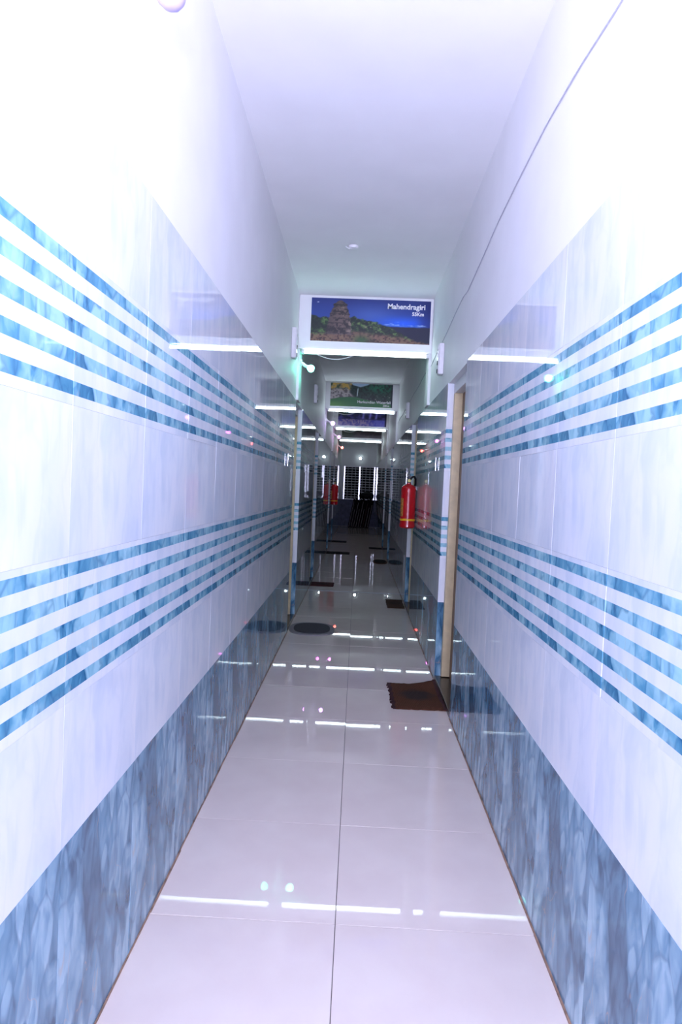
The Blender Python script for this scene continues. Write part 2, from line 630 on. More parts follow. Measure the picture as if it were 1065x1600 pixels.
# skirting grime lines where floor and wall meet
def trim(name, x, sgn, doors):
    mb = MB()
    cuts = [Y0] + [v for d in doors for v in d] + [Y1]
    for i in range(0, len(cuts), 2):
        ys = np.arange(cuts[i], cuts[i + 1], 0.35)
        for ya in ys:
            yb = min(ya + 0.35, cuts[i + 1])
            w = random.uniform(0.0025, 0.006)
            mb.box((min(x, x + sgn * w), ya, -0.004), (max(x, x + sgn * w), yb, random.uniform(0.003, 0.006)))
    o = mb.build(name, M['grime'])
    return tag(o, 'thin brown grimy joint along the foot of the ' + ('left' if x < 0 else 'right') + ' wall', 'trim', kind='structure')
trim('trim_1', XL, 1, DOORS_L)
trim('trim_2', XR, -1, DOORS_R)

ceiling = MB().box((XL - WT, Y0, ZC), (XR + WT, Y1 + 0.1, ZC + 0.12)).build('ceiling', M['ceiling'])
tag(ceiling, 'white painted corridor ceiling', 'ceiling', kind='structure')
wb = MB().box((XL - WT, Y0 - 0.15, -0.1), (XR + WT, Y0, ZC + 0.1)).build('wall_back', M['plaster'])
tag(wb, 'white wall closing the corridor behind the camera', 'wall', kind='structure')

# beams across the corridor, with shallow piers below them
for i, yb in enumerate(BEAMS):
    mb = MB().box((XL - 0.005, yb, BEAM_Z[i]), (XR + 0.005, yb + BEAM_T, ZC), bevel=0.008)
    o = mb.build('trim_%d' % (4 + i), M['plaster'])
    where = ['carrying the blue ruin poster', 'carrying the green lake poster',
             'carrying the purple waterfall poster', 'carrying the darkest, farthest poster'][i]
    tag(o, 'white ceiling beam ' + where, 'beam', kind='structure')
    if True:
        for sx_, nm in ((XL, 'pier'), (XR, 'pier')):
            s = 1 if sx_ < 0 else -1
            MB().box((min(sx_ - s * 0.01, sx_ + s * 0.018), yb + 0.004, 2.108), (max(sx_ - s * 0.01, sx_ + s * 0.018), yb + BEAM_T - 0.004, BEAM_Z[i] + 0.002), bevel=0.004).build(nm, M['plaster'], o)

# ------------------------------------------------------------------ doors in the side walls
dn = 0
def door(side, ya, yb, label):
    global dn
    dn += 1
    x = XL if side < 0 else XR
    sg = side
    root = empty('door_%d' % dn, (x, (ya + yb) / 2, 0))
    tag(root, label, 'door', kind='structure')
    w = yb - ya
    def bx(name, x0, x1, y0, y1, z0, z1, mat, parent=root, bev=0.003):
        return MB().box((min(sg * x0, sg * x1), y0, z0), (max(sg * x0, sg * x1), y1, z1), bevel=bev).build(name, mat, parent)
    bx('frame_post', 0.044, 0.125, w / 2 - 0.05, w / 2 - 0.001, 0.035, 2.03, M['yellow_wood'])
    bx('frame_post', 0.044, 0.125, -w / 2 + 0.001, -w / 2 + 0.05, 0.035, 2.03, M['yellow_wood'])
    bx('frame_head', 0.044, 0.125, -w / 2 + 0.001, w / 2 - 0.001, 2.03, DOOR_H - 0.001, M['plaster'])
    lf = bx('door_leaf', 0.10, 0.135, -w / 2 + 0.05, w / 2 - 0.05, 0.012, 2.03, M['door'])
    for z0, z1 in ((0.2, 0.9), (1.1, 1.85)):
        bx('panel', 0.094, 0.102, -w / 2 + 0.15, w / 2 - 0.15, z0, z1, M['door'], lf, 0.004)
    MB().cyl((sg * 0.10, -w / 2 + 0.10, 1.02), (sg * 0.07, -w / 2 + 0.10, 1.02), 0.012).cyl((sg * 0.07, -w / 2 + 0.10, 1.02), (sg * 0.07, -w / 2 + 0.19, 1.02), 0.008).build('handle', M['chrome'], lf)
    bx('threshold', 0.0, 0.19, -w / 2 + 0.001, w / 2 - 0.001, -0.002, 0.03, M['granite'], root, 0.004)
    return root
door(1, *DOORS_R[0], 'recessed doorway with cream frame beside the rust brown mat')
door(1, *DOORS_R[1], 'recessed doorway with cream frame behind the large red extinguisher')
door(1, *DOORS_R[2], 'recessed doorway beside the dark oval mat on the right')
door(1, *DOORS_R[3], 'farthest recessed doorway in the right wall')
door(-1, *DOORS_L[0], 'recessed doorway with yellow frame beside the oval grey mat')
door(-1, *DOORS_L[1], 'recessed doorway beside the maroon mat on the left')
door(-1, *DOORS_L[2], 'recessed doorway in the left wall just before the small extinguisher')
door(-1, *DOORS_L[3], 'farthest recessed doorway in the left wall')

# floor strip across the corridor
strip = MB().box((XL + 0.002, 8.50, -0.002), (XR - 0.002, 8.535, 0.002)).build('trim_3', M['grout'])
tag(strip, 'pale joint strip across the floor past the maroon mat', 'trim', kind='structure')

# ------------------------------------------------------------------ end wall and barred window
WX0, WX1, WZ0, WZ1 = -0.50, 0.62, 0.93, 2.08
we = MB()
we.box((XL - WT, Y1, -0.1), (XR + WT, Y1 + 0.15, WZ0)).box((XL - WT, Y1, WZ1), (XR + WT, Y1 + 0.15, ZC))
we.box((XL - WT, Y1, WZ0), (WX0, Y1 + 0.15, WZ1))
wall_end = we.build('wall_end', M['plaster'])
tag(wall_end, 'far end wall with barred window', 'wall', kind='structure')
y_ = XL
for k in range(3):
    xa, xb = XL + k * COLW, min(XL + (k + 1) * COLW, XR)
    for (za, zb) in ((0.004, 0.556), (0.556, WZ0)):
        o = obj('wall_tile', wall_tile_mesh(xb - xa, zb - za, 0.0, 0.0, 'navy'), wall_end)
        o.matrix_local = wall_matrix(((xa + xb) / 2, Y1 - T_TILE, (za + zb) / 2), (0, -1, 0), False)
win = empty('window_1', ((WX0 + WX1) / 2, Y1 + 0.02, WZ0))
tag(win, 'dark barred window with white grille at the corridor end', 'window', kind='structure')
ww, wh = WX1 - WX0, WZ1 - WZ0
MB().box((-ww / 2, 0.09, 0), (ww / 2, 0.095, wh)).build('pane', M['window_glass'], win)
for xx in (-ww / 2 + 0.02, -0.012, ww / 2 - 0.06):
    MB().box((xx - 0.026, -0.012, 0.0), (xx + 0.026, 0.05, wh), bevel=0.004).build('mullion', M['window_white'], win)
for zz in (0.015, wh - 0.015):
    MB().box((-ww / 2, 0.0, zz - 0.015), (ww / 2, 0.05, zz + 0.015), bevel=0.003).build('rail', M['bar_white'], win)
bar_h = MB().cyl((-ww / 2, 0, 0), (ww / 2, 0, 0), 0.0125, n=8).mesh('bar', M['bar_white'], True)
for k in range(1, 13):
    obj('grille_bar', bar_h, win, (0, 0.02, k * wh / 13))
bar_v = MB().cyl((0, 0, 0), (0, 0, wh), 0.008, n=8).mesh('bar', M['bar_white'], True)
for k, xx in enumerate((-0.42, -0.28, -0.16, 0.08, 0.2, 0.34)):
    obj('grille_bar', bar_v, win, (xx, 0.032, 0))

# ------------------------------------------------------------------ posters
def vnoise(x, y, seed, octv=4):
    """value noise on arrays, 0..1"""
    rs = np.random.RandomState(seed)
    tab = rs.rand(256)
    perm = rs.permutation(256)
    out = np.zeros_like(x)
    amp, tot = 1.0, 0.0
    for o_ in range(octv):
        xi, yi = np.floor(x).astype(int), np.floor(y).astype(int)
        fx, fy = x - xi, y - yi
        fx, fy = fx * fx * (3 - 2 * fx), fy * fy * (3 - 2 * fy)
        h = lambda a, b_: tab[(perm[(a + perm[b_ % 256]) % 256])]
        v = (h(xi, yi) * (1 - fx) + h(xi + 1, yi) * fx) * (1 - fy) + (h(xi, yi + 1) * (1 - fx) + h(xi + 1, yi + 1) * fx) * fy
        out += amp * v
        tot += amp
        amp *= 0.5
        x, y = x * 2.03 + 11.3, y * 2.03 + 7.7
    return out / tot

def mixa(a, b_, t):
    t = np.clip(t, 0, 1)[..., None]
    return a * (1 - t) + np.array(b_, dtype=float) * t if not isinstance(b_, np.ndarray) else a * (1 - t) + b_ * t

def sstep(a, b_, x):
    t = np.clip((x - a) / (b_ - a), 0, 1)
    return t * t * (3 - 2 * t)

def paint_ruin(X, Y):
    C = np.zeros(X.shape + (3,)) + np.array([36, 66, 150.0])
    C = mixa(C, [22, 40, 112], sstep(0.6, 1.05, Y) * 0.8)
    C = mixa(C, [74, 106, 186], 0.7 * np.exp(-((X - 0.5) ** 2 / 0.04 + (Y - 0.62) ** 2 / 0.06)))
    C = mixa(C, [24, 100, 245], 0.95 * np.exp(-((X - 0.78) ** 2 / 0.05 + (Y - 0.47) ** 2 / 0.02)))
    C = mixa(C, [14, 26, 96], sstep(0.86, 1.0, X) * 0.6)
    cl = vnoise(X * 22, Y * 26, 3)
    band = np.exp(-((Y - (0.46 - 0.06 * (X - 0.6))) ** 2) / 0.0016) * sstep(0.52, 0.62, X)
    C = mixa(C, [188, 214, 250], band * sstep(0.45, 0.75, cl))
    plain = sstep(0.40, 0.37, Y + 0.02 * (cl - 0.5)) * sstep(0.5, 0.62, X)
    C = mixa(C, [24, 28, 58], plain)
    g = vnoise(X * 30, Y * 14, 5)
    g2 = vnoise(X * 60, Y * 28, 9)
    ridge = np.interp(X, [0, .06, .12, .3, .36, .42, .5, .6, .68, .75, .82, .9, 1.0], [.60, .56, .54, .50, .60, .53, .50, .43, .34, .25, .14, .06, .02])
    hill = sstep(0.02, -0.02, Y - ridge - 0.09 * (g - 0.5))
    hc = mixa(np.zeros(X.shape + (3,)) + np.array([30, 52, 36.0]), [86, 120, 62], sstep(0.42, 0.7, g))
    hc = mixa(hc, [16, 22, 26], sstep(0.55, 0.4, g2) * 0.7)
    hc = mixa(hc, [150, 128, 108], sstep(0.66, 0.8, g2) * sstep(0.3, 0.45, X) * 0.9)
    path = sstep(0.30, 0.18, Y + 0.1 * (g - 0.5) + 0.25 * np.abs(X - 0.35)) + sstep(0.2, 0.1, Y + 0.12 * (g - .5)) * sstep(.8, .6, X)
    hc = mixa(hc, [136, 98, 80], np.clip(path, 0, 1) * 0.85 * sstep(0.2, 0.5, g2 + 0.12))
    hc = mixa(hc, [60, 40, 40], sstep(0.3, 0.1, Y) * sstep(0.5, 0.38, g2) * 0.7)
    hc = mixa(hc, [52, 88, 46], np.exp(-((X - 0.43) ** 2 / 0.004 + (Y - 0.05) ** 2 / 0.01)))
    dk = sstep(0.13, 0.02, X) * sstep(0.2, 0.35, Y)
    hc = mixa(hc, [22, 34, 30], dk * 0.8)
    C = C * (1 - hill[..., None]) + hc * hill[..., None]
    # stepped stone tower
    n3 = vnoise(X * 46, Y * 20, 12)
    half = np.interp(Y, [.16, .3, .5, .62, .72, .78, .82, .86, .9, .95, .96], [.112, .104, .092, .084, .072, .060, .052, .060, .040, .016, 0])
    cx = 0.235 + 0.012 * (Y - 0.2)
    step = 0.0025 * np.sign(np.sin(Y * 55 + 9 * n3))
    tw = ((np.abs(X - cx) < half + step + 0.008 * (n3 - 0.5)) & (Y > 0.15 + 0.03 * n3)).astype(float)
    sc_ = mixa(np.zeros(X.shape + (3,)) + np.array([104, 86, 82.0]), [48, 40, 44], sstep(0.45, 0.65, n3))
    courses = sstep(0.45, 0.95, np.sin(Y * 58 + 5 * n3)) * sstep(0.25, 0.6, vnoise(X * 24, Y * 40, 77))
    sc_ = mixa(sc_, [38, 32, 36], courses * 0.75)
    sc_ = mixa(sc_, [164, 142, 128], sstep(0.62, 0.8, vnoise(X * 30, Y * 12, 21)) * 0.7)
    sc_ = mixa(sc_, [44, 38, 44], sstep(0.0, -0.09, X - cx) * 0.3 + sstep(0.78, 0.83, Y) * 0.35)
    C = C * (1 - tw[..., None]) + sc_ * tw[..., None]
    bird = np.exp(-((X - 0.055) ** 2 / 0.00006 + (Y - 0.9) ** 2 / 0.00012))
    return mixa(C, [220, 226, 240], bird)

def paint_lake(X, Y):
    g = vnoise(X * 16, Y * 8, 31)
    g2 = vnoise(X * 40, Y * 18, 33)
    C = np.zeros(X.shape + (3,)) + np.array([46, 100, 56.0])
    C = mixa(C, [84, 132, 60], sstep(0.4, 0.0, Y) * sstep(0.45, 0.0, X))
    far = np.zeros(X.shape + (3,)) + np.array([30, 52, 44.0])
    far = mixa(far, [22, 110, 76], np.exp(-((X - 0.8) ** 2 / 0.05 + (Y - 0.85) ** 2 / 0.05)) * 0.8)
    far = mixa(far, [16, 26, 24], sstep(0.55, 0.35, g2) * 0.8)
    far = mixa(far, [140, 132, 122], sstep(0.68, 0.8, g2) * sstep(0.5, 0.56, X) * sstep(0.65, 0.4, Y) * 0.8)
    shore = np.interp(X, [0, .15, .35, .42, .6, 1], [.28, .38, .42, .40, .30, .12])
    t = sstep(-0.02, 0.02, Y - shore - 0.03 * (g - 0.5))
    C = C * (1 - t[..., None]) + far * t[..., None]
    rock = sstep(0.02, -0.03, X - np.interp(Y, [.25, .45, .6, .8, 1.0], [.42, .38, .32, .32, .36]) - 0.04 * (g2 - 0.5)) * t
    rc = mixa(np.zeros(X.shape + (3,)) + np.array([150, 142, 140.0]), [84, 76, 78], sstep(0.45, 0.62, g2))
    rc = mixa(rc, [176, 142, 64], sstep(0.66, 0.8, Y) * sstep(0.4, 0.6, g))
    rc = mixa(rc, [52, 68, 40], sstep(0.7, 0.85, Y) * sstep(0.55, 0.35, g))
    C = C * (1 - rock[..., None]) + rc * rock[..., None]
    sky = sstep(0.0, 0.05, Y - np.interp(X, [.3, .36, .48, .6, .66], [1.05, .9, .82, .92, 1.05]))
    C = mixa(C, [150, 172, 190], sky)
    fall = np.exp(-((X - 0.432 - 0.03 * (Y - 0.5)) ** 2) / 0.00005) * sstep(0.4, 0.5, Y) * sstep(0.85, 0.75, Y)
    C = mixa(C, [206, 220, 224], fall * 0.9)
    return mixa(C, [16, 26, 40], sstep(0.97, 0.99, X))

def paint_falls(X, Y):
    g = vnoise(X * 14, Y * 8, 51)
    g2 = vnoise(X * 40, Y * 10, 53)
    C = np.zeros(X.shape + (3,)) + np.array([34, 34, 66.0])
    C = mixa(C, [40, 52, 40], sstep(0.3, 0.1, X) * sstep(0.5, 0.7, Y))
    C = mixa(C, [62, 58, 120], sstep(0.5, 0.7, g) * 0.8)
    for cx in (0.52, 0.66, 0.79):
        C = mixa(C, [128, 124, 200], np.exp(-((X - cx - 0.06 * (Y - 0.6)) ** 2) / 0.0006) * sstep(0.38, 0.5, Y) * 0.8)
    low = sstep(0.44, 0.36, Y + 0.1 * (g - 0.5))
    lc = mixa(np.zeros(X.shape + (3,)) + np.array([122, 110, 140.0]), [70, 66, 130], sstep(0.4, 0.7, g2))
    lc = mixa(lc, [50, 60, 160], sstep(0.55, 0.8, X) * 0.6)
    C = C * (1 - low[..., None]) + lc * low[..., None]
    return mixa(C, [16, 16, 40], sstep(0.95, 0.99, X))

def paint_dark(X, Y):
    g = vnoise(X * 18, Y * 10, 71)
    C = np.zeros(X.shape + (3,)) + np.array([38, 34, 36.0])
    C = mixa(C, [30, 46, 30], sstep(0.4, 0.2, X))
    C = mixa(C, [96, 88, 70], np.exp(-((Y - 0.55 - 0.05 * (g - .5)) ** 2) / 0.002) * sstep(0.35, 0.5, X) * 0.7)
    C = mixa(C, [66, 60, 52], sstep(0.55, 0.75, g) * 0.7)
    return C

def print_material(name):
    mt, nt, b = new_mat(name)
    at = N(nt, 'ShaderNodeVertexColor', layer_name='print')
    nt.links.new(at.outputs['Color'], b.inputs['Base Color'])
    setin(b, Roughness=0.35)
    return mt
M['print'] = print_material('printed_picture')

def text_mesh(txt, size, align, mat, bold=0.0):
    cu = bpy.data.curves.new('text', 'FONT')
    cu.body = txt
    cu.size = size
    cu.align_x = align
    cu.offset = bold
    cu.extrude = 0.0006
    cu.resolution_u = 3
    to = bpy.data.objects.new('text_tmp', cu)
    COL.objects.link(to)
    dg = bpy.context.evaluated_depsgraph_get()
    me = bpy.data.meshes.new_from_object(to.evaluated_get(dg))
    bpy.data.objects.remove(to)
    me.materials.clear()
    me.materials.append(mat)
    return me

def poster(name, label, yb, x0, x1, z0, z1, fn, nx, ny, texts=(), gain=1.0):
    w, h = x1 - x0, z1 - z0
    root = empty(name, ((x0 + x1) / 2, yb - 0.001, (z0 + z1) / 2), (math.radians(90), 0, 0))
    tag(root, label, 'poster', 'landscape posters on the beams')
    MB().box((-w / 2, -h / 2, 0.0), (w / 2, h / 2, 0.008)).build('backing_board', M['board'], root)
    gx, gy = np.meshgrid(np.linspace(0, 1, nx + 1), np.linspace(0, 1, ny + 1))
    cols = np.clip(fn(gx, gy) * gain, 0, 255) / 255.0
    cols = np.where(cols <= 0.04045, cols / 12.92, ((np.clip(cols, 0, 1) + 0.055) / 1.055) ** 2.4)
    vs_ = [((a - 0.5) * w, (b_ - 0.5) * h, 0.0088) for a, b_ in zip(gx.ravel(), gy.ravel())]
    fs = [(j * (nx + 1) + i, j * (nx + 1) + i + 1, (j + 1) * (nx + 1) + i + 1, (j + 1) * (nx + 1) + i) for j in range(ny) for i in range(nx)]
    me = mesh_from('picture_print', vs_, fs, M['print'])
    ca = me.color_attributes.new('print', 'FLOAT_COLOR', 'POINT')
    ca.data.foreach_set('color', np.concatenate([cols.reshape(-1, 3), np.ones((cols.shape[0] * cols.shape[1], 1))], 1).astype(np.float32).ravel())
    obj('picture_print', me, root)
    for txt, size, tx, ty, bold in texts:
        o = obj('lettering', text_mesh(txt, size, 'RIGHT', M['letters'], bold), root, ((tx - 0.5) * w, (ty - 0.5) * h, 0.0098))
        tag(o, 'white lettering reading ' + txt)
    return root

poster('landscape_poster', 'nearest poster, blue sky over a stone tower ruin, lettered Mahendragiri', BEAMS[0], -0.482, 0.58, 2.64, 3.022, paint_ruin, 260, 96,
       [('Mahendragiri', 0.064, 0.955, 0.80, 0.0016), ('55Km', 0.044, 0.945, 0.655, 0.0012)])
poster('landscape_poster', 'second poster, green lake below pale rocks and a thin waterfall', BEAMS[1], -0.51, 0.50, 2.66, 3.035, paint_lake, 150, 60,
       [('Harkundian Waterfall', 0.062, 0.975, 0.165, 0.0010), ('20Km', 0.044, 0.955, 0.045, 0.0008)], 1.22)
poster('landscape_poster', 'third poster, purple-blue waterfalls over pale rocks', BEAMS[2], -0.488, 0.553, 2.67, 3.03, paint_falls, 100, 44, (), 1.45)
poster('landscape_poster', 'farthest poster, dim and almost black, above the last tube', BEAMS[3], -0.478, 0.568, 2.655, 3.02, paint_dark, 80, 36, (), 1.3)

# ------------------------------------------------------------------ tube lights on the beams
def tube_light(yb, label, ht, x0, x1, tilt, wire=True):
    root = empty('tube_light', ((x0 + x1) / 2, yb + 0.014, ht), (0, tilt, 0))
    tag(root, label, 'tube light', 'fluorescent tubes under the beams')
    h = (x1 - x0) / 2
    MB().box((-h, 0.004, -0.024), (h, 0.040, 0.006), bevel=0.003).build('batten', M['white_plastic'], root)
    MB().cyl((-h + 0.03, -0.012, -0.018), (h - 0.03, -0.012, -0.018), 0.0125, n=16).build('tube', M['tube'], root, smooth=True)
    for s in (-1, 1):
        MB().box((s * (h - 0.016) - 0.014, -0.028, -0.034), (s * (h - 0.016) + 0.014, 0.012, 0.004), bevel=0.004).build('end_cap', M['white_plastic'], root)
    if wire:
        MB().tube(arc((-h + 0.09, -0.026, -0.004), (-h + 0.52, -0.026, -0.004), 0.072, 14), 0.0032, 6).build('loose_wire', M['white_plastic'], root)
    return root
tube_light(BEAMS[0], 'long glowing tube light directly under the blue ruin poster', 2.555, -0.560, 0.585, 0.002)
tube_light(BEAMS[1], 'glowing tube light under the green lake poster', 2.60, -0.555, 0.565, 0.006)
tube_light(BEAMS[2], 'glowing tube light under the purple waterfall poster', 2.61, -0.55, 0.57, 0.008)
tube_light(BEAMS[3], 'farthest glowing tube light, under the darkest poster', 2.585, -0.545, 0.585, 0.006)

# ------------------------------------------------------------------ bulbs on the left wall
def bulb_lamp(x, y, z, mat, label, light=None):
    """angled batten holder on the left wall with a round bulb; x,y,z is the bulb centre"""
    base = Vector((XL + (0.018 if y > 2 else 0.0), y, z + 0.045))
    root = empty('bulb_lamp', base)
    tag(root, label, 'lamp', 'coloured bulbs on the left wall')
    c = Vector((x, y, z)) - base
    d = c.normalized()
    MB().cyl((0.0, 0, 0.004), (0.014, 0, 0.0), 0.034, 0.030, n=20).build('wall_plate', M['white_plastic'], root, smooth=True)
    MB().tube([Vector((0.01, 0, 0)), Vector((0.025, 0, -0.004)), d * (c.length * 0.45)], 0.015, 12).build('holder', M['white_plastic'], root, smooth=True)
    L = c.length
    MB().lathe([(0.0, L * 0.42), (0.0135, L * 0.42), (0.0135, L - 0.042), (0.016, L - 0.030), (0.0, L - 0.030)], (0, 0, 0), d, 20).build('bulb_cap', M['white_plastic'], root, smooth=True)
    prof = [(0.0, L - 0.034), (0.0155, L - 0.031), (0.026, L - 0.018), (0.032, L - 0.004), (0.0325, L + 0.004), (0.029, L + 0.017), (0.019, L + 0.027), (0.0, L + 0.032)]
    MB().lathe(prof, (0, 0, 0), d).build('bulb', mat, root, smooth=True)
    return root
bulb_off = simple('unlit_lilac_bulb', (190, 176, 224), 0.4, var=0.02)
bulb_lamp(-0.430, 1.40, 2.345, bulb_off, 'unlit lilac bulb at the very top of the picture')
bulb_lamp(-0.470, 6.04, 2.400, emit('green_bulb_glow', (0.09, 1.0, 0.64, 1), 34.0), 'glowing greenish bulb under the first beam')
bulb_lamp(-0.455, 10.95, 2.380, emit('violet_bulb_glow', (0.62, 0.24, 1.0, 1), 18.0), 'glowing violet bulb beside the second beam')
bulb_lamp(-0.455, 14.45, 2.425, emit('pink_bulb_glow', (0.95, 0.14, 0.90, 1), 18.0), 'glowing pink bulb beside the third beam')
bulb_lamp(-0.460, 17.65, 2.385, emit('red_bulb_glow', (1.0, 0.07, 0.045, 1), 16.0), 'glowing red bulb beside the farthest beam')

root = empty('wall_lamp', (0.047, Y1, 2.36))
tag(root, 'small round white lamp on the far end wall above the window', 'lamp')
MB().cyl((0, 0, 0), (0, -0.02, 0), 0.05, n=20).build('base', M['white_plastic'], root, smooth=True)
MB().lathe([(0.0, 0.05), (0.02, 0.045), (0.035, 0.03), (0.04, 0.018), (0.0, 0.018)], (0, 0, 0), (0, -1, 0)).build('globe', emit('white_lamp_glow', (0.75, 0.93, 1.0, 1), 55.0), root, smooth=True)

# ------------------------------------------------------------------ switch boxes
def switch_box(x, y, z, h, label, w=0.085):
    s = 1 if x < 0 else -1
    root = empty('switch_box', (x, y, z))
    tag(root, label, 'switch box', 'switch boxes high on the walls')
    MB().box((min(0, s * 0.036), -w / 2, -h / 2), (max(0, s * 0.036), w / 2, h / 2), bevel=0.006).build('back_box', M['white_plastic'], root)
    MB().box((min(s * 0.035, s * 0.042), -w / 2 + 0.006, -h / 2 + 0.006), (max(s * 0.035, s * 0.042), w / 2 - 0.006, h / 2 - 0.006), bevel=0.003).build('face_plate', M['white_plastic'], root)
    for k, zz in enumerate((-0.38, -0.12, 0.14, 0.36)):
        MB().box((min(s * 0.041, s * 0.047), -0.014, zz * h - 0.016), (max(s * 0.041, s * 0.047), 0.014, zz * h + 0.016), bevel=0.003).build('switch', M['dark_plastic'] if k in (0, 1) else M['white_plastic'], root)
    return root
xlp, xrp = XL - T_TILE + 0.001, XR + T_TILE - 0.001
switch_box(xlp, 5.52, 2.51, 0.25, 'switch box on the left wall beside the blue ruin poster')
switch_box(xrp, 5.12, 2.345, 0.235, 'switch box on the right wall above the near doorway')
switch_box(xlp, 8.35, 2.49, 0.23, 'farther switch box on the left wall between the first two beams')
switch_box(xrp, 8.45, 2.34, 0.20, 'farther switch box on the right wall between the first two beams')

# ceiling rose and the surface cable
root = empty('ceiling_rose', (-0.104, 4.78, ZC))
tag(root, 'small white ceiling rose with a wire stub', 'ceiling rose')
MB().lathe([(0, 0), (0.036, 0), (0.036, 0.006), (0.030, 0.016), (0.016, 0.020), (0.0, 0.020)], (0, 0, 0), (0, 0, -1)).build('rose', M['white_plastic'], root, smooth=True)
MB().tube([(-0.01, -0.008, -0.018), (-0.03, -0.022, -0.026), (-0.055, -0.03, -0.014)], 0.004, 6).build('wire_stub', M['white_plastic'], root)
pts = [(1.2, 2.56), (1.72, 2.582), (2.05, 2.62), (2.39, 2.640), (2.8, 2.634), (3.22, 2.616), (3.6, 2.578), (4.03, 2.542), (4.2, 2.556), (4.42, 2.548), (4.9, 2.512), (5.3, 2.49), (5.64, 2.476), (5.99, 2.45)]
yy = np.linspace(1.2, 5.99, 60)
zz = np.interp(yy, [p[0] for p in pts], [p[1] for p in pts])
cab = MB().tube([(xrp - 0.0030, a, b_) for a, b_ in zip(yy, zz)], 0.0024, 6).build('surface_cable', M['cable'])
tag(cab, 'thin grey cable wandering along the upper right wall', 'cable')
yy = np.linspace(6.26, 10.89, 40)
cab = MB().tube([(xrp - 0.0030, a, 2.47 - 0.01 * (a - 6.2) + 0.006 * math.sin(a * 5)) for a in yy], 0.0024, 6).build('surface_cable', M['cable'])
tag(cab, 'cable along the right wall between the first and second beams', 'cable')

# small bolts on the tiled walls
def wall_bolt(x, y, z, label):
    s = 1 if x < 0 else -1
    root = empty('wall_bolt', (x, y, z))
    tag(root, label, 'bolt')
    MB().box((min(0, s * 0.005), -0.012, -0.035), (max(0, s * 0.005), 0.012, 0.035), bevel=0.002).build('plate', M['dull_steel'], root)
    MB().cyl((s * 0.012, 0, -0.05), (s * 0.012, 0, 0.05), 0.005, n=10).cyl((s * 0.013, 0, 0.01), (s * 0.032, 0, 0.01), 0.005, n=8).build('bolt_rod', M['chrome'], root, smooth=True)
wall_bolt(XR, 5.14, 1.55, 'small chrome bolt on the right wall past the near doorway')
wall_bolt(XL, 5.40, 1.545, 'small chrome bolt on the left wall before the yellow door frame')

# ------------------------------------------------------------------ fire extinguishers
def extinguisher(x, y, z, side, label):
    """z = bottom of the cylinder; hangs on a bracket from the wall on that side"""
    root = empty('fire_extinguisher', (x, y, z))
    tag(root, label, 'fire extinguisher', 'wall-hung red fire extinguishers')
    R = 0.076
    MB().lathe([(0, 0.0), (R * 0.86, 0.0), (R * 1.04, 0.012), (R * 1.04, 0.035), (R, 0.045), (R, 0.392), (R * 0.97, 0.408), (R * 0.86, 0.424), (R * 0.60, 0.438), (R * 0.32, 0.445), (0.02, 0.449), (0.02, 0.458), (0.0, 0.458)]).build('cylinder', M['red_paint'], root, smooth=True)
    MB().lathe([(R + 0.0005, 0.075), (R + 0.0025, 0.076), (R + 0.0025, 0.094), (R + 0.0005, 0.095)]).build('yellow_band', M['yellow_band'], root, smooth=True)
    # instruction label wrapped on the outer-left flank
    n_, a0, a1 = 12, math.radians(150), math.radians(228)
    vs_ = []
    for i in range(n_ + 1):
        a = a0 + (a1 - a0) * i / n_
        vs_ += [((R + 0.0008) * math.cos(a), (R + 0.0008) * math.sin(a), 0.12), ((R + 0.0008) * math.cos(a), (R + 0.0008) * math.sin(a), 0.30)]
    obj('instruction_label', mesh_from('label', vs_, [(2 * i, 2 * i + 2, 2 * i + 3, 2 * i + 1) for i in range(n_)], M['label_print'], smooth=True), root)
    v = MB().cyl((0, 0, 0.455), (0, 0, 0.50), 0.017).cyl((0, 0, 0.50), (0, 0, 0.515), 0.024).build('valve', M['dark_plastic'], root, smooth=True)
    MB().cyl((0.0, -0.012, 0.482), (0.0, -0.034, 0.482), 0.016, n=16).build('gauge', M['gauge'], v, smooth=True)
    MB().box((-0.046, -0.010, 0.512), (0.018, 0.010, 0.522), bevel=0.003, rot=Matrix.Rotation(math.radians(12), 4, 'Y')).box((-0.040, -0.009, 0.530), (0.018, 0.009, 0.543), bevel=0.003, rot=Matrix.Rotation(math.radians(24), 4, 'Y')).build('lever', M['dark_plastic'], root)
    hp = [(0.010, 0.0, 0.492), (0.030, -0.004, 0.520), (0.052, 0.0, 0.524), (0.066, 0.012, 0.500), (0.068, 0.030, 0.455), (0.060, 0.052, 0.40), (0.045, 0.066, 0.30), (0.040, 0.072, 0.18)]
    hp = [(a * side, b_, c_) for a, b_, c_ in hp]
    MB().tube(hp, 0.0115, 10).build('hose', M['black_rubber'], root, smooth=True)
    MB().box((min(0, side * R) * 0 + (R * 0.6 if side > 0 else -abs(XL - x)), -0.015, 0.385), ((abs(XR - x)) if side > 0 else -R * 0.6, 0.015, 0.43), bevel=0.002).build('wall_bracket', M['dark_plastic'], root)
    MB().cyl((-0.030, -0.006, 0.455), (-0.026, -0.006, 0.56), 0.006, n=10).build('safety_pin', M['chrome'], root, smooth=True)
    return root
extinguisher(0.518, 6.78, 0.955, 1, 'large red fire extinguisher with yellow band on the right wall')
extinguisher(-0.505, 14.62, 0.95, -1, 'distant small-looking red fire extinguisher on the left wall')

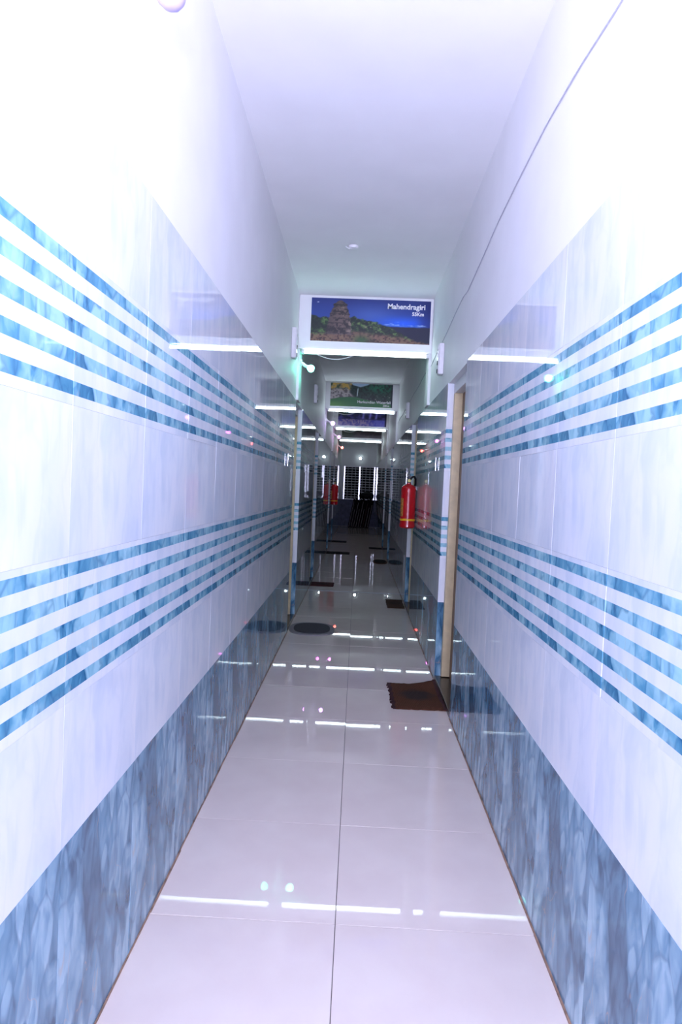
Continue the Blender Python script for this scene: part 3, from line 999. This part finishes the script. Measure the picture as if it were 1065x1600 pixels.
# ------------------------------------------------------------------ door mats
def rect_mat(x0, x1, y0, y1, mat, label, fringe=True, rot=0.0, th=0.010, curl=0.0):
    w, h = x1 - x0, y1 - y0
    root = empty('door_mat', ((x0 + x1) / 2, (y0 + y1) / 2, 0.0012), (0, 0, rot))
    tag(root, label, 'door mat', 'mats lying by the doorways')
    nx, ny = 22, 16
    rs = random.Random(int(abs(x0 * 1000)) + int(y0 * 10))
    ex = [rs.uniform(-0.006, 0.006) for _ in range(ny + 1)]
    ey = [rs.uniform(-0.004, 0.004) for _ in range(nx + 1)]
    vs_ = []
    for top in (1, 0):
        for j in range(ny + 1):
            for i in range(nx + 1):
                u, v = i / nx, j / ny
                x = (u - 0.5) * w + ex[j] * (1 if u in (0, 1) else 0)
                y = (v - 0.5) * h + ey[i] * (1 if v in (0, 1) else 0)
                lift = curl * max(0, u + v - 1.45) ** 1.3
                edge = min(u, 1 - u, v, 1 - v)
                z = lift + (th if edge > 0 else th * 0.5) * top + (rs.uniform(0, 0.0012) * top)
                vs_.append((x, y, z))
    fs = []
    n_ = (nx + 1) * (ny + 1)
    idx = lambda i, j, k: k * n_ + j * (nx + 1) + i
    for j in range(ny):
        for i in range(nx):
            fs.append((idx(i, j, 0), idx(i + 1, j, 0), idx(i + 1, j + 1, 0), idx(i, j + 1, 0)))
            fs.append((idx(i, j, 1), idx(i, j + 1, 1), idx(i + 1, j + 1, 1), idx(i + 1, j, 1)))
    for i in range(nx):
        fs.append((idx(i, 0, 1), idx(i + 1, 0, 1), idx(i + 1, 0, 0), idx(i, 0, 0)))
        fs.append((idx(i, ny, 0), idx(i + 1, ny, 0), idx(i + 1, ny, 1), idx(i, ny, 1)))
    for j in range(ny):
        fs.append((idx(0, j, 0), idx(0, j + 1, 0), idx(0, j + 1, 1), idx(0, j, 1)))
        fs.append((idx(nx, j, 1), idx(nx, j + 1, 1), idx(nx, j + 1, 0), idx(nx, j, 0)))
    obj('rug', mesh_from('rug', vs_, fs, mat, smooth=False), root)
    if fringe:
        mb = MB()
        k = int(h / 0.012)
        for q in range(k):
            yy_ = -h / 2 + (q + 0.5) * h / k + rs.uniform(-0.003, 0.003)
            ln = rs.uniform(0.010, 0.028)
            mb.box((-w / 2 - ln, yy_ - 0.004, 0.0), (-w / 2 + 0.012, yy_ + 0.004, 0.007))
        for q in range(k):
            yy_ = -h / 2 + (q + 0.5) * h / k + rs.uniform(-0.003, 0.003)
            lf = curl * max(0, 0.5 + (yy_ + h / 2) / h + 0.05 - 0.5) ** 3 * 0.4
            mb.box((w / 2 - 0.016, yy_ - 0.004, lf), (w / 2 + rs.uniform(0.003, 0.008), yy_ + 0.004, lf + 0.009))
        tag(mb.build('fringe', M['fringe'], root), kind='stuff')
    return root

def oval_mat(cx, cy, a, b_, mat, bmat, label, rot=0.0, power=2.6):
    root = empty('door_mat', (cx, cy, 0.0012), (0, 0, rot))
    tag(root, label, 'door mat', 'mats lying by the doorways')
    def ring(s, n=48):
        out = []
        for k in range(n):
            t_ = 2 * math.pi * k / n
            c_, s_ = math.cos(t_), math.sin(t_)
            out.append((a * s * math.copysign(abs(c_) ** (2 / power), c_), b_ * s * math.copysign(abs(s_) ** (2 / power), s_)))
        return out
    mb = MB()
    for s, z0, z1 in ((1.0, 0.0, 0.006), (0.97, 0.006, 0.009)):
        mb.prism(ring(s), z0, z1)
    mb.build('border', bmat, root)
    MB().prism(ring(0.80), 0.009, 0.0125).build('rug_centre', mat, root)
    return root

rect_mat(0.285, 0.592, 4.03, 4.56, M['mat_rust'], 'rust brown fringed mat with a dark blotch by the near right doorway', rot=0.02, curl=0.075)
oval_mat(-0.372, 6.18, 0.212, 0.275, M['mat_grey'], M['mat_border'], 'dark grey oval mat with paler border by the yellow door frame', rot=0.05)
rect_mat(0.395, 0.592, 7.48, 8.05, M['mat_darkbrown'], 'dark brown mat on the floor below the large extinguisher', fringe=False)
rect_mat(-0.580, -0.272, 8.88, 9.23, M['mat_maroon'], 'dull maroon mat on the left past the floor strip', fringe=False)
oval_mat(0.465, 12.18, 0.128, 0.34, M['mat_black'], M['mat_darkbrown'], 'dark oval mat on the right by the third doorway')
rect_mat(0.31, 0.592, 14.7, 15.05, M['mat_black'], 'thin dark mat on the right by the farthest doorway', fringe=False)
rect_mat(-0.580, -0.11, 13.25, 13.70, M['mat_black'], 'dark mat on the left in front of the distant extinguisher', fringe=False)
rect_mat(-0.580, -0.22, 16.1, 16.55, M['mat_black'], 'farthest dark mat on the left side', fringe=False)

# ------------------------------------------------------------------ dark leaning stack below the window
M['dark_panel'] = simple('dark_brown_black_panel', (12, 10, 12), 0.8, var=0.2, spec=0.15)
M['dark_edge'] = simple('worn_grey_edge', (170, 158, 160), 0.4, var=0.2)
M['red_edge'] = simple('dull_red_edge', (96, 26, 34), 0.5)
npan = 9
descr = ['leftmost', 'second from the left', 'third from the left', 'fourth from the left', 'middle', 'fourth from the right', 'third from the right', 'second from the right', 'rightmost']
for k in range(npan):
    x = -0.25 + k * 0.078
    root = empty('leaning_panel', (x, Y1 - 0.42, 0.0), (0, math.radians(9.5), 0))
    tag(root, 'dark slab leaning below the window, %s in its row' % descr[k], 'panel', 'dark slabs leaning in a row below the window')
    hgt = 0.97 + 0.03 * math.sin(k * 2.1)
    z0_ = 0.008
    MB().box((-0.035, -0.22, z0_), (0.035, 0.30, hgt), bevel=0.006).build('slab', M['dark_panel'], root)
    em = M['red_edge'] if k == 6 else M['dark_edge']
    MB().box((-0.005, -0.226, z0_ + 0.02), (0.003, -0.219, hgt * (0.78 + 0.14 * math.cos(k * 3)))).build('edge_strip', em, root)
root = empty('dark_bundle', (0.33, Y1 - 0.45, 1.015))
tag(root, 'rounded black bundle lying on top of the leaning slabs', 'bundle')
mb = MB()
bmesh.ops.create_icosphere(mb.bm, subdivisions=3, radius=1.0)
for v in mb.bm.verts:
    n_ = 1 + 0.12 * math.sin(5 * v.co.x + 2 * v.co.z) * math.cos(4 * v.co.y)
    v.co = Vector((v.co.x * 0.25 * n_, v.co.y * 0.16 * n_, max(v.co.z, -0.55) * 0.14 * n_ + 0.07))
mb.build('bag', M['black_rubber'], root, smooth=True)
MB().tube(arc((-0.05, 0, 0.20), (0.07, 0, 0.20), -0.03, 8), 0.012, 8).build('knot', M['black_rubber'], root, smooth=True)
